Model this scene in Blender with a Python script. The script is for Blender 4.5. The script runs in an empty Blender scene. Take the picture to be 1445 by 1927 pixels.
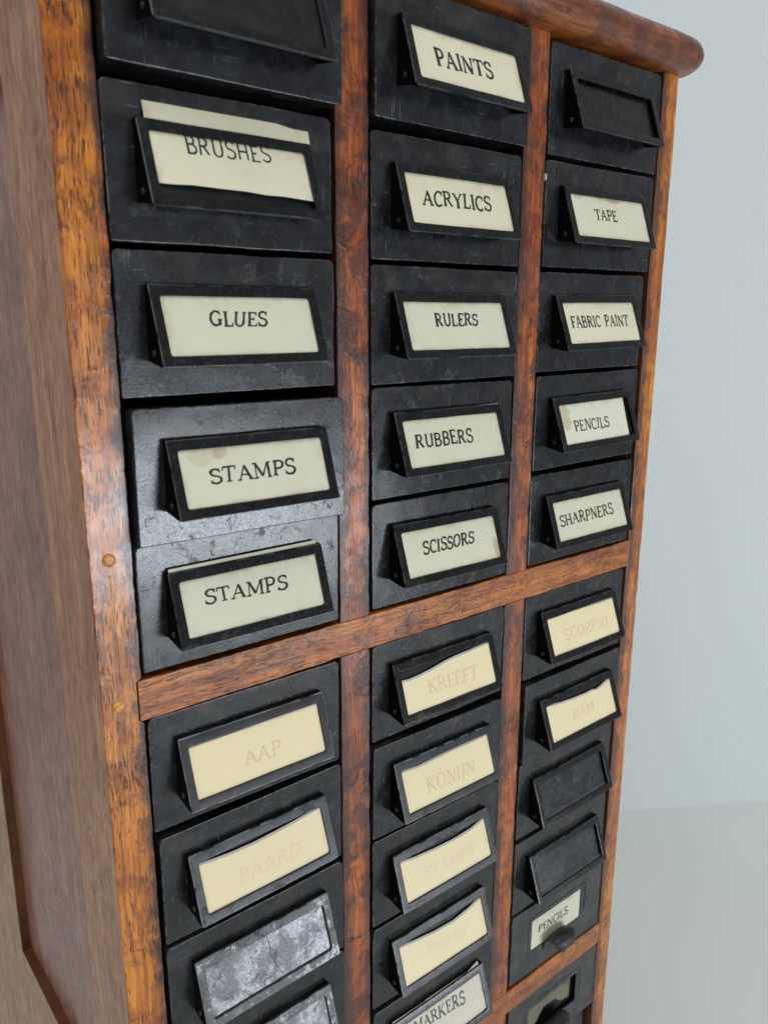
import bpy, bmesh, math, random
from mathutils import Vector, Matrix, Quaternion, noise

SC = bpy.context.scene
COL = SC.collection
rnd = random.Random(11)
MM = 0.001

# ------------------------------------------------------------------ camera
cam_data = bpy.data.cameras.new("camera")
cam = bpy.data.objects.new("camera", cam_data)
COL.objects.link(cam)
SC.camera = cam
cam_data.sensor_fit = 'VERTICAL'
cam_data.sensor_height = 36.0
cam_data.lens = 1503.24 / 1927.0 * 36.0
cam_data.clip_start = 0.01
cam_data.clip_end = 60.0
CP = Vector((-0.111914, -0.287729, -0.133755))
rgt = Vector((0.775252, -0.631648, 0.002135))
dwn = Vector((-0.147474, -0.184286, -0.971746))
fwd = Vector((0.614195, 0.753033, -0.236020))
Mx = Matrix((rgt, -dwn, -fwd)).transposed().to_4x4()
Mx.translation = CP
cam.matrix_world = Mx
cam_data.dof.use_dof = True
cam_data.dof.focus_distance = 0.40
cam_data.dof.aperture_fstop = 15.0

# ------------------------------------------------------------------ world and lamps
W = bpy.data.worlds.new("World")
SC.world = W
W.use_nodes = True
W.node_tree.nodes["Background"].inputs[0].default_value = (0.90, 0.94, 1.0, 1)
W.node_tree.nodes["Background"].inputs[1].default_value = 0.30
SC.view_settings.view_transform = 'Standard'
SC.view_settings.look = 'None'
SC.view_settings.exposure = 0.0
SC.view_settings.gamma = 1.0


def direction(az, el):
    a, e = math.radians(az), math.radians(el)
    return Vector((math.sin(a) * math.cos(e), -math.cos(a) * math.cos(e), math.sin(e)))


def area(name, az, el, dist, sx, sy, power, color, target=Vector((0.12, 0.0, -0.28))):
    l = bpy.data.lights.new(name, 'AREA')
    l.shape = 'RECTANGLE'
    l.size, l.size_y = sx, sy
    l.energy = power
    l.color = color
    o = bpy.data.objects.new(name, l)
    COL.objects.link(o)
    d = direction(az, el)
    o.location = target + d * dist
    o.rotation_euler = (-d).to_track_quat('-Z', 'Y').to_euler()
    return o


# radiance of a rectangle lamp = power / (pi * area)
area("overhead_soft_light", -38, 58, 2.2, 2.2, 1.8, 25.0, (1.0, 0.985, 0.95))  # added unseen area light, soft overhead light on cards, side and wall
area("low_glare_light", 22, -17.5, 2.2, 0.95, 0.80, 45.0, (0.84, 0.92, 1.0))  # added unseen area light standing in for a sunlit patch of floor


# ------------------------------------------------------------------ materials
class NT:
    def __init__(s, name):
        s.m = bpy.data.materials.new(name)
        s.m.use_nodes = True
        s.t = s.m.node_tree
        s.b = s.t.nodes["Principled BSDF"]
        tc = s.t.nodes.new('ShaderNodeTexCoord')
        s.obj = tc.outputs['Object']
        s.rand = s.t.nodes.new('ShaderNodeObjectInfo').outputs['Random']
        mul = s.t.nodes.new('ShaderNodeVectorMath')
        mul.operation = 'SCALE'
        mul.inputs[0].default_value = (3.1, 5.7, 4.3)
        s.t.links.new(s.rand, mul.inputs['Scale'])
        add = s.t.nodes.new('ShaderNodeVectorMath')
        s.t.links.new(s.obj, add.inputs[0])
        s.t.links.new(mul.outputs[0], add.inputs[1])
        s.co = add.outputs[0]

    def put(s, sock, v):
        if isinstance(v, bpy.types.NodeSocket):
            s.t.links.new(v, sock)
        else:
            if isinstance(v, tuple) and len(v) == 3 and sock.type == 'RGBA':
                v = v + (1,)
            sock.default_value = v

    def scale(s, vec, sc):
        n = s.t.nodes.new('ShaderNodeVectorMath')
        n.operation = 'MULTIPLY'
        s.put(n.inputs[0], vec)
        n.inputs[1].default_value = sc
        return n.outputs[0]

    def noise(s, vec, scale, detail=4, rough=0.55, dist=0.0):
        n = s.t.nodes.new('ShaderNodeTexNoise')
        s.put(n.inputs['Vector'], vec)
        n.inputs['Scale'].default_value = scale
        n.inputs['Detail'].default_value = detail
        n.inputs['Roughness'].default_value = rough
        n.inputs['Distortion'].default_value = dist
        return n.outputs['Fac']

    def voro(s, vec, scale, feature='F1'):
        n = s.t.nodes.new('ShaderNodeTexVoronoi')
        n.feature = feature
        s.put(n.inputs['Vector'], vec)
        n.inputs['Scale'].default_value = scale
        return n.outputs['Distance']

    def ramp(s, v, a, b, lo=0.0, hi=1.0):
        n = s.t.nodes.new('ShaderNodeMapRange')
        n.interpolation_type = 'SMOOTHSTEP'
        s.put(n.inputs['Value'], v)
        n.inputs['From Min'].default_value = a
        n.inputs['From Max'].default_value = b
        n.inputs['To Min'].default_value = lo
        n.inputs['To Max'].default_value = hi
        return n.outputs['Result']

    def math(s, op, a, b=0.0):
        n = s.t.nodes.new('ShaderNodeMath')
        n.operation = op
        s.put(n.inputs[0], a)
        s.put(n.inputs[1], b)
        return n.outputs[0]

    def mix(s, f, a, b):
        n = s.t.nodes.new('ShaderNodeMix')
        n.data_type = 'RGBA'
        s.put(n.inputs[0], f)
        s.put(n.inputs[6], a)
        s.put(n.inputs[7], b)
        return n.outputs[2]

    def xyz(s, vec):
        n = s.t.nodes.new('ShaderNodeSeparateXYZ')
        s.put(n.inputs[0], vec)
        return n.outputs

    def bump(s, h, strength, dist, prev=None):
        n = s.t.nodes.new('ShaderNodeBump')
        n.inputs['Strength'].default_value = strength
        n.inputs['Distance'].default_value = dist
        s.put(n.inputs['Height'], h)
        if prev is not None:
            s.t.links.new(prev, n.inputs['Normal'])
        return n.outputs[0]

    def done(s, color, rough, normal=None, **kw):
        s.put(s.b.inputs['Base Color'], color)
        s.put(s.b.inputs['Roughness'], rough)
        if normal is not None:
            s.t.links.new(normal, s.b.inputs['Normal'])
        for k, v in kw.items():
            s.put(s.b.inputs[k.replace('_', ' ')], v)
        return s.m


def wood(name, axis, light, mid, dark, grime=0.5, edges=None, gloss=0.3, pores=0.7, coat=0.35, sat_blotch=0.5, stretch=0.035, spec=0.5):
    """axis: grain direction index; edges: list of (coordinate index, from, to) where hand grime gathers"""
    n = NT(name)
    wander = n.scale(n.co, tuple(3.0 if i == axis else 1.0 for i in range(3)))
    wv = n.t.nodes.new('ShaderNodeVectorMath')
    wv.operation = 'MULTIPLY_ADD'
    nt = n.t.nodes.new('ShaderNodeTexNoise')
    nt.inputs['Scale'].default_value = 7.0
    nt.inputs['Detail'].default_value = 2
    n.t.links.new(wander, nt.inputs['Vector'])
    n.t.links.new(nt.outputs['Color'], wv.inputs[0])
    wv.inputs[1].default_value = (0.0055, 0.0055, 0.0055)
    n.t.links.new(n.co, wv.inputs[2])
    gc = wv.outputs[0]
    g = [1.0, 1.0, 1.0]
    g[axis] = stretch
    v = n.scale(gc, tuple(g))
    fine = n.noise(v, 620, 6, 0.7, 0.1)
    broad = n.noise(n.scale(gc, tuple(0.10 if i == axis else 1.0 for i in range(3))), 110, 3, 0.55, 0.3)
    g2 = [1.0, 1.0, 1.0]
    g2[axis] = 0.085
    pv = n.scale(gc, tuple(g2))
    dens = n.ramp(n.noise(n.co, 38, 3), 0.33, 0.67, -0.065, 0.05)
    pore = n.ramp(n.math('ADD', n.noise(pv, 1900, 2, 0.5), dens), 0.575, 0.64)
    big = n.ramp(n.math('ADD', n.noise(n.scale(gc, tuple(0.22 if i == axis else 1.0 for i in range(3))), 560, 4, 0.7), dens), 0.685, 0.72)
    col = n.mix(n.ramp(broad, 0.35, 0.65), mid, light)
    col = n.mix(n.ramp(fine, 0.36, 0.60, 0.75, 0.0), col, tuple(c * 0.35 for c in mid))
    # worn varnish: redder, darker patches
    patch = n.ramp(n.noise(n.co, 60, 4, 0.62, 0.4), 0.47, 0.60)
    col = n.mix(n.math('MULTIPLY', patch, sat_blotch), col, dark)
    col = n.mix(n.math('MULTIPLY', pore, pores), col, tuple(c * 0.25 for c in dark))
    col = n.mix(n.math('MULTIPLY', big, pores), col, (0.018, 0.009, 0.008))
    # grime
    gr = n.ramp(n.noise(n.co, 95, 6, 0.72, 0.7), 0.565, 0.64, 0.0, grime)
    if edges:
        c3 = n.xyz(n.obj)
        wob = n.noise(n.co, 70, 4, 0.65)
        tot = None
        for (ci, a, b, amt) in edges:
            e = n.ramp(n.math('ADD', c3[ci], n.math('MULTIPLY', n.math('SUBTRACT', wob, 0.5), 0.018)), a, b, amt, 0.0)
            tot = e if tot is None else n.math('MAXIMUM', tot, e)
        gr = n.math('MAXIMUM', gr, tot)
    col = n.mix(gr, col, (0.035, 0.012, 0.010))
    blister = n.noise(n.co, 480, 3, 0.6)
    h = n.math('SUBTRACT', n.math('ADD', n.math('MULTIPLY', fine, 0.5), n.math('MULTIPLY', blister, n.ramp(patch, 0, 1, 0.25, 0.9))),
               n.math('ADD', n.math('MULTIPLY', pore, 0.5), big))
    nb = n.bump(n.noise(n.co, 30, 2), 0.10, 0.002)
    nb = n.bump(h, 0.60, 0.00045, nb)
    r = n.ramp(n.noise(n.co, 150, 3), 0.3, 0.7, gloss, gloss + 0.22)
    return n.done(col, r, nb, Coat_Weight=coat, Coat_Roughness=0.20, Specular_IOR_Level=spec)


def metal(name, base=(0.020, 0.022, 0.025), rust=0.35, silver=0.0, rough=0.30, spec=0.55, pits=1.0, dusty=0.5, edge=0.0):
    n = NT(name)
    m1 = n.noise(n.co, 90, 5, 0.62, 0.4)
    m2 = n.noise(n.co, 420, 4, 0.65, 0.2)
    m3 = n.noise(n.co, 2600, 2, 0.6)
    col = n.mix(n.ramp(m1, 0.35, 0.68), tuple(c * 0.55 for c in base), tuple(c * 1.6 for c in base))
    col = n.mix(n.ramp(m2, 0.52, 0.72, 0, 0.5 * dusty), col, (0.060, 0.062, 0.066))
    col = n.mix(n.ramp(m3, 0.66, 0.74, 0, 0.55 * dusty), col, (0.16, 0.16, 0.165))
    rp = n.math('MULTIPLY', n.ramp(n.noise(n.co, 38, 5, 0.65), 0.60, 0.72, 0, rust), n.ramp(m2, 0.35, 0.6))
    col = n.mix(rp, col, (0.055, 0.030, 0.020))
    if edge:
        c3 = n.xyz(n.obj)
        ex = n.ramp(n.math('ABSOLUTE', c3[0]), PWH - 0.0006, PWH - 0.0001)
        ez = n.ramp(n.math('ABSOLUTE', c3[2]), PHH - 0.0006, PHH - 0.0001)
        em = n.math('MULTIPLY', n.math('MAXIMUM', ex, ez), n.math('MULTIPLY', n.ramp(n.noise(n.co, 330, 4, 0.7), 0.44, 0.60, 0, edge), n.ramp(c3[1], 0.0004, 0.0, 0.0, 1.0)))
        col = n.mix(em, col, (0.22, 0.20, 0.19))  # rubbed edge, with the rim highlight painted into the colour too
        # brownish dust held on the plate above the label frame, with a soft irregular border
        du = n.math('MULTIPLY', n.ramp(c3[2], 0.0125, 0.0175), n.ramp(n.noise(n.co, 55, 4, 0.65), 0.45, 0.70, 0, 0.75))
        col = n.mix(du, col, (0.050, 0.040, 0.032))
        for k, ax in enumerate(((1.0, 1.0, 0.04), (0.05, 1.0, 1.0))):
            sc = n.ramp(n.noise(n.scale(n.co, ax), 1500 + 300 * k, 1, 0.4), 0.70, 0.73)
            sc = n.math('MULTIPLY', sc, n.ramp(n.noise(n.co, 70 + 20 * k, 2), 0.52, 0.62, 0, 0.8))
            col = n.mix(sc, col, (0.14, 0.14, 0.145))
    mt = 0.0
    if silver > 0:
        sm = n.ramp(n.math('ADD', n.math('MULTIPLY', m1, 0.6), n.math('MULTIPLY', m2, 0.4)), 0.52 - 0.16 * silver, 0.62 - 0.1 * silver)
        col = n.mix(sm, col, (0.15, 0.15, 0.158))
        mt = n.math('MULTIPLY', sm, 0.9)
    fine = n.noise(n.co, 1300, 4, 0.7)
    wornspot = n.ramp(n.noise(n.co, 130, 5, 0.72, 0.6), 0.56, 0.66)
    r = n.math('ADD', n.ramp(fine, 0.3, 0.75, rough - 0.05, rough + 0.14), n.math('MULTIPLY', wornspot, 0.22))
    nb = n.bump(n.noise(n.co, 30, 2), 0.22, 0.0020)
    nb = n.bump(n.math('ADD', fine, n.math('MULTIPLY', wornspot, 0.4)), 0.30 * pits, 0.00014, nb)
    return n.done(col, r, nb, Metallic=mt, Specular_IOR_Level=spec)


def paper(name, base, stain=(0.42, 0.33, 0.20), amount=0.25, spots=(), speck=True):
    n = NT(name)
    f = n.noise(n.co, 55, 4, 0.6)
    g = n.noise(n.co, 900, 3, 0.6)
    col = n.mix(n.ramp(f, 0.45, 0.75, 0, amount), base, tuple(b * 0.6 + s * 0.4 for b, s in zip(base, stain)))
    col = n.mix(n.ramp(g, 0.3, 0.7, 0, 0.10), col, tuple(b * 0.75 for b in base))
    col = n.mix(n.math('MULTIPLY', n.rand, 0.14), col, tuple(b * 0.5 + s * 0.5 for b, s in zip(base, stain)))
    if speck:
        sp = n.math('MULTIPLY', n.ramp(n.voro(n.co, 160), 0.0, 0.030, 1.0, 0.0), n.ramp(n.noise(n.co, 60, 1), 0.55, 0.6))
        col = n.mix(sp, col, (0.10, 0.08, 0.05))
    c3 = n.xyz(n.obj)
    dirt = n.math('MULTIPLY', n.math('MAXIMUM', n.math('MULTIPLY', n.ramp(c3[2], 0.0060, 0.0115), n.ramp(c3[2], 0.0145, 0.0125)), n.math('MAXIMUM', n.ramp(n.math('ABSOLUTE', c3[0]), 0.0275, 0.0330), n.ramp(c3[2], -0.0085, -0.0115))),
                  n.ramp(n.noise(n.co, 110, 4, 0.7), 0.40, 0.68, 0.0, 0.55 if speck else 0.18))
    col = n.mix(dirt, col, stain)
    for (x, z, rx, rz, k) in spots:
        dx = n.math('DIVIDE', n.math('SUBTRACT', c3[0], x), rx)
        dz = n.math('DIVIDE', n.math('SUBTRACT', c3[2], z), rz)
        d = n.math('SQRT', n.math('ADD', n.math('MULTIPLY', dx, dx), n.math('MULTIPLY', dz, dz)))
        d = n.math('ADD', d, n.math('MULTIPLY', n.math('SUBTRACT', n.noise(n.co, 260, 4, 0.7), 0.5), 1.5))
        col = n.mix(n.ramp(d, 0.75, 1.0, k, 0.0), col, stain)
    nb = n.bump(g, 0.15, 0.0003)
    nb = n.bump(f, 0.25, 0.001, nb)
    return n.done(col, 0.55, nb, Specular_IOR_Level=0.35)


PWH, PHH = 0.04746, 0.0262
OR_L, OR_M, OR_D = (0.74, 0.250, 0.014), (0.54, 0.140, 0.009), (0.20, 0.038, 0.006)
M_STILE_L = wood("stile_wood_left", 2, OR_L, OR_M, OR_D, 0.55,
                 [(0, -0.0012, -0.0072, 0.95)], 0.26, 0.95, 0.45)
M_STILE_R = wood("stile_wood_right", 2, OR_L, OR_M, OR_D, 0.45, [(0, 0.3300, 0.3355, 0.8)], 0.30, 0.7)
DV = ((0.58, 0.150, 0.012), (0.38, 0.076, 0.008), (0.085, 0.017, 0.007))
M_DIV1 = wood("divider_wood", 2, *DV, 1.0, [(0, 0.0965, 0.1060, 0.9), (0, 0.1140, 0.1075, 0.85)], 0.28, 0.6, sat_blotch=0.85)
M_DIV2 = wood("second_divider_wood", 2, *DV, 0.7, [(0, 0.2115, 0.2200, 0.95), (0, 0.2284, 0.2250, 0.7)], 0.28, 0.6, sat_blotch=0.6)
M_RAIL = wood("rail_wood", 0, (0.60, 0.185, 0.016), (0.42, 0.105, 0.011), (0.19, 0.040, 0.009), 0.6, None, 0.32, 0.85, sat_blotch=0.5)
M_SIDE = wood("side_wood", 2, (0.70, 0.34, 0.17), (0.52, 0.225, 0.11), (0.34, 0.13, 0.06), 0.08, None, 0.36, 0.8, 0.25, 0.3)
M_PANEL = wood("side_panel_wood", 2, (0.54, 0.235, 0.16), (0.40, 0.16, 0.11), (0.26, 0.095, 0.065), 0.08, None, 0.30, 0.8, 0.30, 0.3)
M_TOP = wood("top_wood", 0, (0.36, 0.100, 0.012), (0.22, 0.050, 0.008), (0.08, 0.018, 0.007), 0.5, None, 0.30, 0.4, sat_blotch=0.7)
M_INNER = wood("inner_wood", 2, (0.12, 0.05, 0.03), (0.08, 0.03, 0.02), (0.03, 0.012, 0.01), 0.2, None, 0.6, 0.4, 0.0)
M_PLUG = wood("plug_wood", 1, (0.85, 0.36, 0.045), (0.70, 0.25, 0.028), (0.45, 0.13, 0.015), 0.2, None, 0.35, 0.3, 0.2, 0.2)

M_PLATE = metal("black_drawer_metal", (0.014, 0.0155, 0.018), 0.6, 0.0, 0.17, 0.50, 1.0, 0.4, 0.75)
M_HOLD = metal("black_frame_metal", (0.005, 0.005, 0.005), 0.5, 0.0, 0.20, 0.42, 1.0, 0.7)
M_HOLD_W = metal("worn_frame_metal", (0.016, 0.016, 0.017), 0.5, 0.0, 0.34, 0.40, 1.0, 1.0)
M_SILVER = metal("bare_steel_frame", (0.030, 0.029, 0.030), 0.4, 0.10, 0.36, 0.45, 1.4, 1.0)
M_SLIP = metal("tarnished_steel_slip", (0.125, 0.125, 0.13), 0.1, 0.35, 0.38, 0.6, 0.7, 0.5)
M_SLIPD = metal("smooth_dark_slip", (0.020, 0.023, 0.028), 0.15, 0.0, 0.24, 0.5, 0.4, 0.15)
M_RIM = metal("rubbed_highlit_dark_rim", (0.050, 0.050, 0.052), 0.3, 0.0, 0.22, 0.6, 0.8, 1.0)  # rubbed frame rim and lip, edge highlight included in the lighter colour
M_RIM_W = metal("rubbed_highlit_bright_rim", (0.16, 0.16, 0.165), 0.3, 0.0, 0.28, 0.6, 0.8, 1.0)  # same for the lower frames: wear plus a painted edge highlight
M_CHEEK = metal("black_cheek_metal", (0.0015, 0.0015, 0.0015), 0.1, 0.0, 0.5, 0.08, 1, 0.05)
M_BODY = metal("drawer_body_metal", (0.010, 0.010, 0.011), 0.4, 0.0, 0.45, 0.3, 1, 0.3)
M_RIVET = metal("rivet_metal", (0.02, 0.02, 0.022), 0.2, 0.0, 0.35, 0.5, 1, 0.5)
M_CREAM = paper("cream_card", (0.69, 0.68, 0.52))
M_CREAM2 = paper("browned_cream_card", (0.74, 0.70, 0.51), (0.45, 0.34, 0.20), 0.35)
M_STAIN = paper("stained_cream_card", (0.69, 0.68, 0.52), (0.45, 0.33, 0.19), 0.2,
                [(-0.0225, 0.0080, 0.0085, 0.0042, 0.30), (-0.0145, 0.0085, 0.0045, 0.0030, 0.55)])
M_STAIN2 = paper("rust_edged_cream_card", (0.69, 0.68, 0.52), (0.40, 0.26, 0.14), 0.25, [(0.005, 0.0095, 0.007, 0.0014, 0.7)])
M_STAIN3 = paper("rust_cornered_cream_card", (0.69, 0.68, 0.52), (0.40, 0.26, 0.14), 0.25, [(0.0305, -0.006, 0.0022, 0.006, 0.6)])
M_STAIN4 = paper("yellow_cornered_cream_card", (0.72, 0.72, 0.58), (0.52, 0.46, 0.28), 0.25, [(-0.029, 0.004, 0.006, 0.009, 0.8)])
M_YELLOW = paper("yellow_card", (0.87, 0.745, 0.47), (0.6, 0.45, 0.22), 0.12, speck=False)
M_OLD = paper("dirty_shaded_card", (0.17, 0.155, 0.105), (0.06, 0.045, 0.03), 0.9)  # dirty beige card, recess shade put into its darker base colour
M_PINK = paper("mottled_pinkish_card", (0.68, 0.62, 0.52), (0.35, 0.26, 0.20), 0.6)
M_EDGE = paper("grey_paper_edge", (0.50, 0.52, 0.50), speck=False)


def ink(name, c, fade):
    n = NT(name)
    f = n.noise(n.co, 1500, 3, 0.6)
    return n.done(n.mix(n.ramp(f, 0.35, 0.75, 0, fade), c, tuple(x * 2.2 + 0.03 for x in c)), 0.7, Specular_IOR_Level=0.2)


M_INK = ink("stamped_black_ink", (0.020, 0.026, 0.022), 0.7)
M_INK_G = ink("faded_grey_ink", (0.10, 0.105, 0.085), 0.6)
M_FAINT = ink("faint_tan_print", (0.72, 0.55, 0.30), 0.1)
M_FAINTER = ink("very_faint_print", (0.775, 0.645, 0.385), 0.1)


def plain(name, c, rough, big, amp):
    n = NT(name)
    f = n.noise(n.obj, big, 4, 0.55)
    col = n.mix(n.ramp(f, 0.3, 0.7), tuple(x * (1 - amp) for x in c), tuple(x * (1 + amp) for x in c))
    return n.done(col, rough, n.bump(n.noise(n.obj, 300, 3), 0.05, 0.001))


M_WALL = plain("painted_wall", (0.65, 0.70, 0.705), 0.8, 1.2, 0.02)
M_FLOOR = plain("painted_floor", (0.84, 0.88, 0.84), 0.6, 1.5, 0.025)

# ------------------------------------------------------------------ object helpers


def finish(me, mat, smooth=True, angle=38):
    for m in (mat if isinstance(mat, (list, tuple)) else [mat]):
        me.materials.append(m)
    if smooth:
        me.shade_smooth()
        me.set_sharp_from_angle(angle=math.radians(angle))


def link(name, me, parent=None, loc=None, rot=None):
    o = bpy.data.objects.new(name, me)
    COL.objects.link(o)
    if parent is not None:
        o.parent = parent
    if loc is not None:
        o.location = loc
    if rot is not None:
        o.rotation_euler = rot
    return o


def mesh_obj(name, verts, faces, mat, parent=None, loc=None, rot=None, smooth=True, fix=True, mats=None):
    me = bpy.data.meshes.new(name)
    me.from_pydata([tuple(v) for v in verts], [], faces)
    if mats:
        for p, i in zip(me.polygons, mats):
            p.material_index = i
    if fix:
        bm = bmesh.new()
        bm.from_mesh(me)
        bmesh.ops.recalc_face_normals(bm, faces=bm.faces)
        bm.to_mesh(me)
        bm.free()
    me.validate()
    finish(me, mat, smooth)
    o = link(name, me, parent, loc, rot)
    if name in ("front_plate", "label_frame", "stile", "rail", "divider"):
        wn_ = o.modifiers.new("weighted", 'WEIGHTED_NORMAL')
        wn_.keep_sharp = True
        wn_.weight = 80
    return o


def box_geo(x0, x1, y0, y1, z0, z1):
    v = [(x, y, z) for x in (x0, x1) for y in (y0, y1) for z in (z0, z1)]
    f = [(0, 1, 3, 2), (4, 6, 7, 5), (0, 4, 5, 1), (2, 3, 7, 6), (0, 2, 6, 4), (1, 5, 7, 3)]
    return v, f


def boxes(name, lst, mat, parent=None, bevel=0.0, **kw):
    V, F = [], []
    for b in lst:
        v, f = box_geo(*b)
        k = len(V)
        V += v
        F += [tuple(i + k for i in q) for q in f]
    o = mesh_obj(name, V, F, mat, parent, smooth=False, **kw)
    if bevel:
        md = o.modifiers.new("bevel", 'BEVEL')
        md.width = bevel
        md.segments = 2
    return o


def nz(x, y, z=0.0):
    return noise.noise(Vector((x, y, z)))


def empty(name, loc=(0, 0, 0), quat=None):
    o = bpy.data.objects.new(name, None)
    o.empty_display_size = 0.01
    COL.objects.link(o)
    o.location = loc
    if quat is not None:
        o.rotation_mode = 'QUATERNION'
        o.rotation_quaternion = quat
    return o


# ------------------------------------------------------------------ room
fl = mesh_obj("floor", [(-5, -5, -0.93), (7, -5, -0.93), (7, 6, -0.93), (-5, 6, -0.93)], [(0, 1, 2, 3)], M_FLOOR, smooth=False)
fl['kind'] = 'structure'
wa, wd = Vector((0.9461, 0.3669, 0)), Vector((0.838, -0.5457, 0))
wn = Vector((0.5457, 0.838, 0))
p0, p1 = wa - wd * 4.5, wa + wd * 4.0
V = []
for p in (p0, p1, p1 + wn * 0.12, p0 + wn * 0.12):
    V += [(p.x, p.y, -0.935), (p.x, p.y, 1.9)]
wl = mesh_obj("wall", V, [(0, 1, 3, 2), (2, 3, 5, 4), (4, 5, 7, 6), (6, 7, 1, 0), (1, 7, 5, 3), (0, 2, 4, 6)], M_WALL, smooth=False)
wl['kind'] = 'structure'

# ------------------------------------------------------------------ cabinet
XL, XR, ZT, ZB, DEP = -0.0179, 0.3428, 0.0032, -0.93, 0.340
cab = empty("drawer_cabinet", (0, 0, ZB))
cab['label'] = "worn reddish brown wooden drawer cabinet with rounded top board holding columns of black metal drawers"
cab['category'] = "cabinet"
OFF = Vector((0, 0, -ZB))          # children are written in world coordinates


def worn_board(name, x, y, z, axis, mat, seed, rad=0.0009, wob=0.00025, step=0.004, edge_fn=None, side_mat=None, loc=None):
    """board with rounded, nicked front arrises. axis 2 = upright, 0 = lying. x,y,z are (from, to)."""
    a0, a1 = (z if axis == 2 else x)
    c0, c1 = (x if axis == 2 else z)
    n = max(4, int((a1 - a0) / step))
    V, F, MI = [], [], []
    for i in range(n + 1):
        t = a0 + (a1 - a0) * i / n
        lo, hi = c0, c1
        if edge_fn:
            lo, hi = edge_fn(t, c0, c1)
        k = t * 90 + seed * 17.3
        r0 = rad * (0.45 + 0.9 * abs(nz(k * 2, 1.3))) + 0.0011 * max(0.0, nz(k * 0.9, 8.8) - 0.25) * 2
        r1 = rad * (0.45 + 0.9 * abs(nz(k * 2, 5.1))) + 0.0011 * max(0.0, nz(k * 0.9, 3.8) - 0.25) * 2
        lo += wob * nz(k * 0.8, 9.7) * 2
        hi += wob * nz(k * 0.8, 4.2) * 2
        y0 = y[0] + 0.00012 * nz(k * 0.5, 2.2)
        sec = [(lo, y[1]), (lo, y0 + r0), (lo + r0 * 0.12, y0 + r0 * 0.5), (lo + r0 * 0.5, y0 + r0 * 0.12), (lo + r0, y0),
               (hi - r1, y0), (hi - r1 * 0.5, y0 + r1 * 0.12), (hi - r1 * 0.12, y0 + r1 * 0.5), (hi, y0 + r1), (hi, y[1])]
        for (c, yy) in sec:
            V.append((c, yy, t) if axis == 2 else (t, yy, c))
    m = 10
    for i in range(n):
        for j in range(m):
            F.append((i * m + j, i * m + (j + 1) % m, (i + 1) * m + (j + 1) % m, (i + 1) * m + j))
            MI.append(1 if (side_mat is not None and j == 0) else 0)
    F += [tuple(range(m)), tuple(n * m + j for j in range(m))]
    MI += [0, 0]
    V = [Vector(v) for v in V]
    mats = [mat, side_mat] if side_mat is not None else mat
    o = mesh_obj(name, V, F, mats, cab, OFF, mats=MI)
    return o


RAILS = [(-0.2915, -0.2740), (-0.5838, -0.5668), (-0.8780, -0.8610)]


def notch_l(t, lo, hi):
    for a, b in RAILS:
        if a - 0.0006 < t < b + 0.0006:
            return lo, hi - 0.0021
    return lo, hi


def notch_r(t, lo, hi):
    for a, b in RAILS:
        if a - 0.0004 < t < b + 0.0004:
            return lo + 0.0008, hi
    return lo, hi


st_l = worn_board("stile", (XL, -0.0012), (0, 0.048), (ZB, ZT - 0.0002), 2, M_STILE_L, 1, 0.0009, 0.00016, 0.0014, notch_l, M_SIDE)
st_l['label'] = "left front stile with two round wooden plugs"
st_r = worn_board("stile", (0.3279, XR), (0, 0.048), (ZB, ZT - 0.0002), 2, M_STILE_R, 2, 0.0009, 0.00020, 0.0014, notch_r)
for i, (a, b) in enumerate(RAILS):
    worn_board("rail", (-0.0029, 0.3284), (-0.0003, 0.02), (a, b), 0, M_RAIL, 3 + i, 0.0008, 0.0002)
SEG = [(-0.2739, ZT - 0.0002), (-0.5667, -0.2916), (-0.8609, -0.5839)]
for i, (a, b) in enumerate(SEG):
    worn_board("divider", (0.0964, 0.1139), (0.0, 0.02), (a, b), 2, M_DIV1, 11 + i, 0.0008, 0.00022, 0.0014)
    worn_board("divider", (0.2114, 0.2283), (0.0, 0.02), (a, b), 2, M_DIV2, 21 + i, 0.0008, 0.00022, 0.0014)
boxes("bottom_rail", [(-0.0012, 0.3279, 0.0006, 0.02, ZB, -0.8782)], M_RAIL, cab, loc=OFF)
for x in (0.1050, 0.2198):
    boxes("partition", [(x - 0.003, x + 0.003, 0.0202, DEP - 0.010, ZB + 0.01, ZT - 0.0004)], M_INNER, cab, loc=OFF)
boxes("back_panel", [(XL + 0.006, XR - 0.006, DEP - 0.0098, DEP - 0.002, ZB, ZT - 0.0003)], M_INNER, cab, loc=OFF)
# left side: frame and panel
boxes("rear_stile", [(XL, XL + 0.0150, 0.1955, DEP, ZB, ZT - 0.0003)], M_SIDE, cab, 0.0006, loc=OFF)
boxes("side_rail", [(XL + 0.0001, XL + 0.0148, 0.0482, 0.1953, -0.048, ZT - 0.0003)], M_SIDE, cab, 0.0004, loc=OFF)
boxes("side_rail", [(XL + 0.0001, XL + 0.0148, 0.0482, 0.1953, ZB, -0.531)], M_SIDE, cab, 0.0004, loc=OFF)
boxes("side_panel", [(XL + 0.0058, XL + 0.0118, 0.0470, 0.1975, -0.534, -0.046)], M_PANEL, cab, loc=OFF)
for nm in ("rear_stile", "side_rail.001"):
    o = bpy.data.objects[nm]
    o.data.materials.append(M_STILE_R)
    for p in o.data.polygons:
        if p.normal.y < -0.9 or p.normal.z > 0.9:
            p.material_index = 1
# right side
boxes("side_panel", [(XR - 0.0140, XR - 0.0005, 0.0482, DEP - 0.0005, ZB, ZT - 0.0003)], M_SIDE, cab, loc=OFF)

# top board with full round nosing


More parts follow.
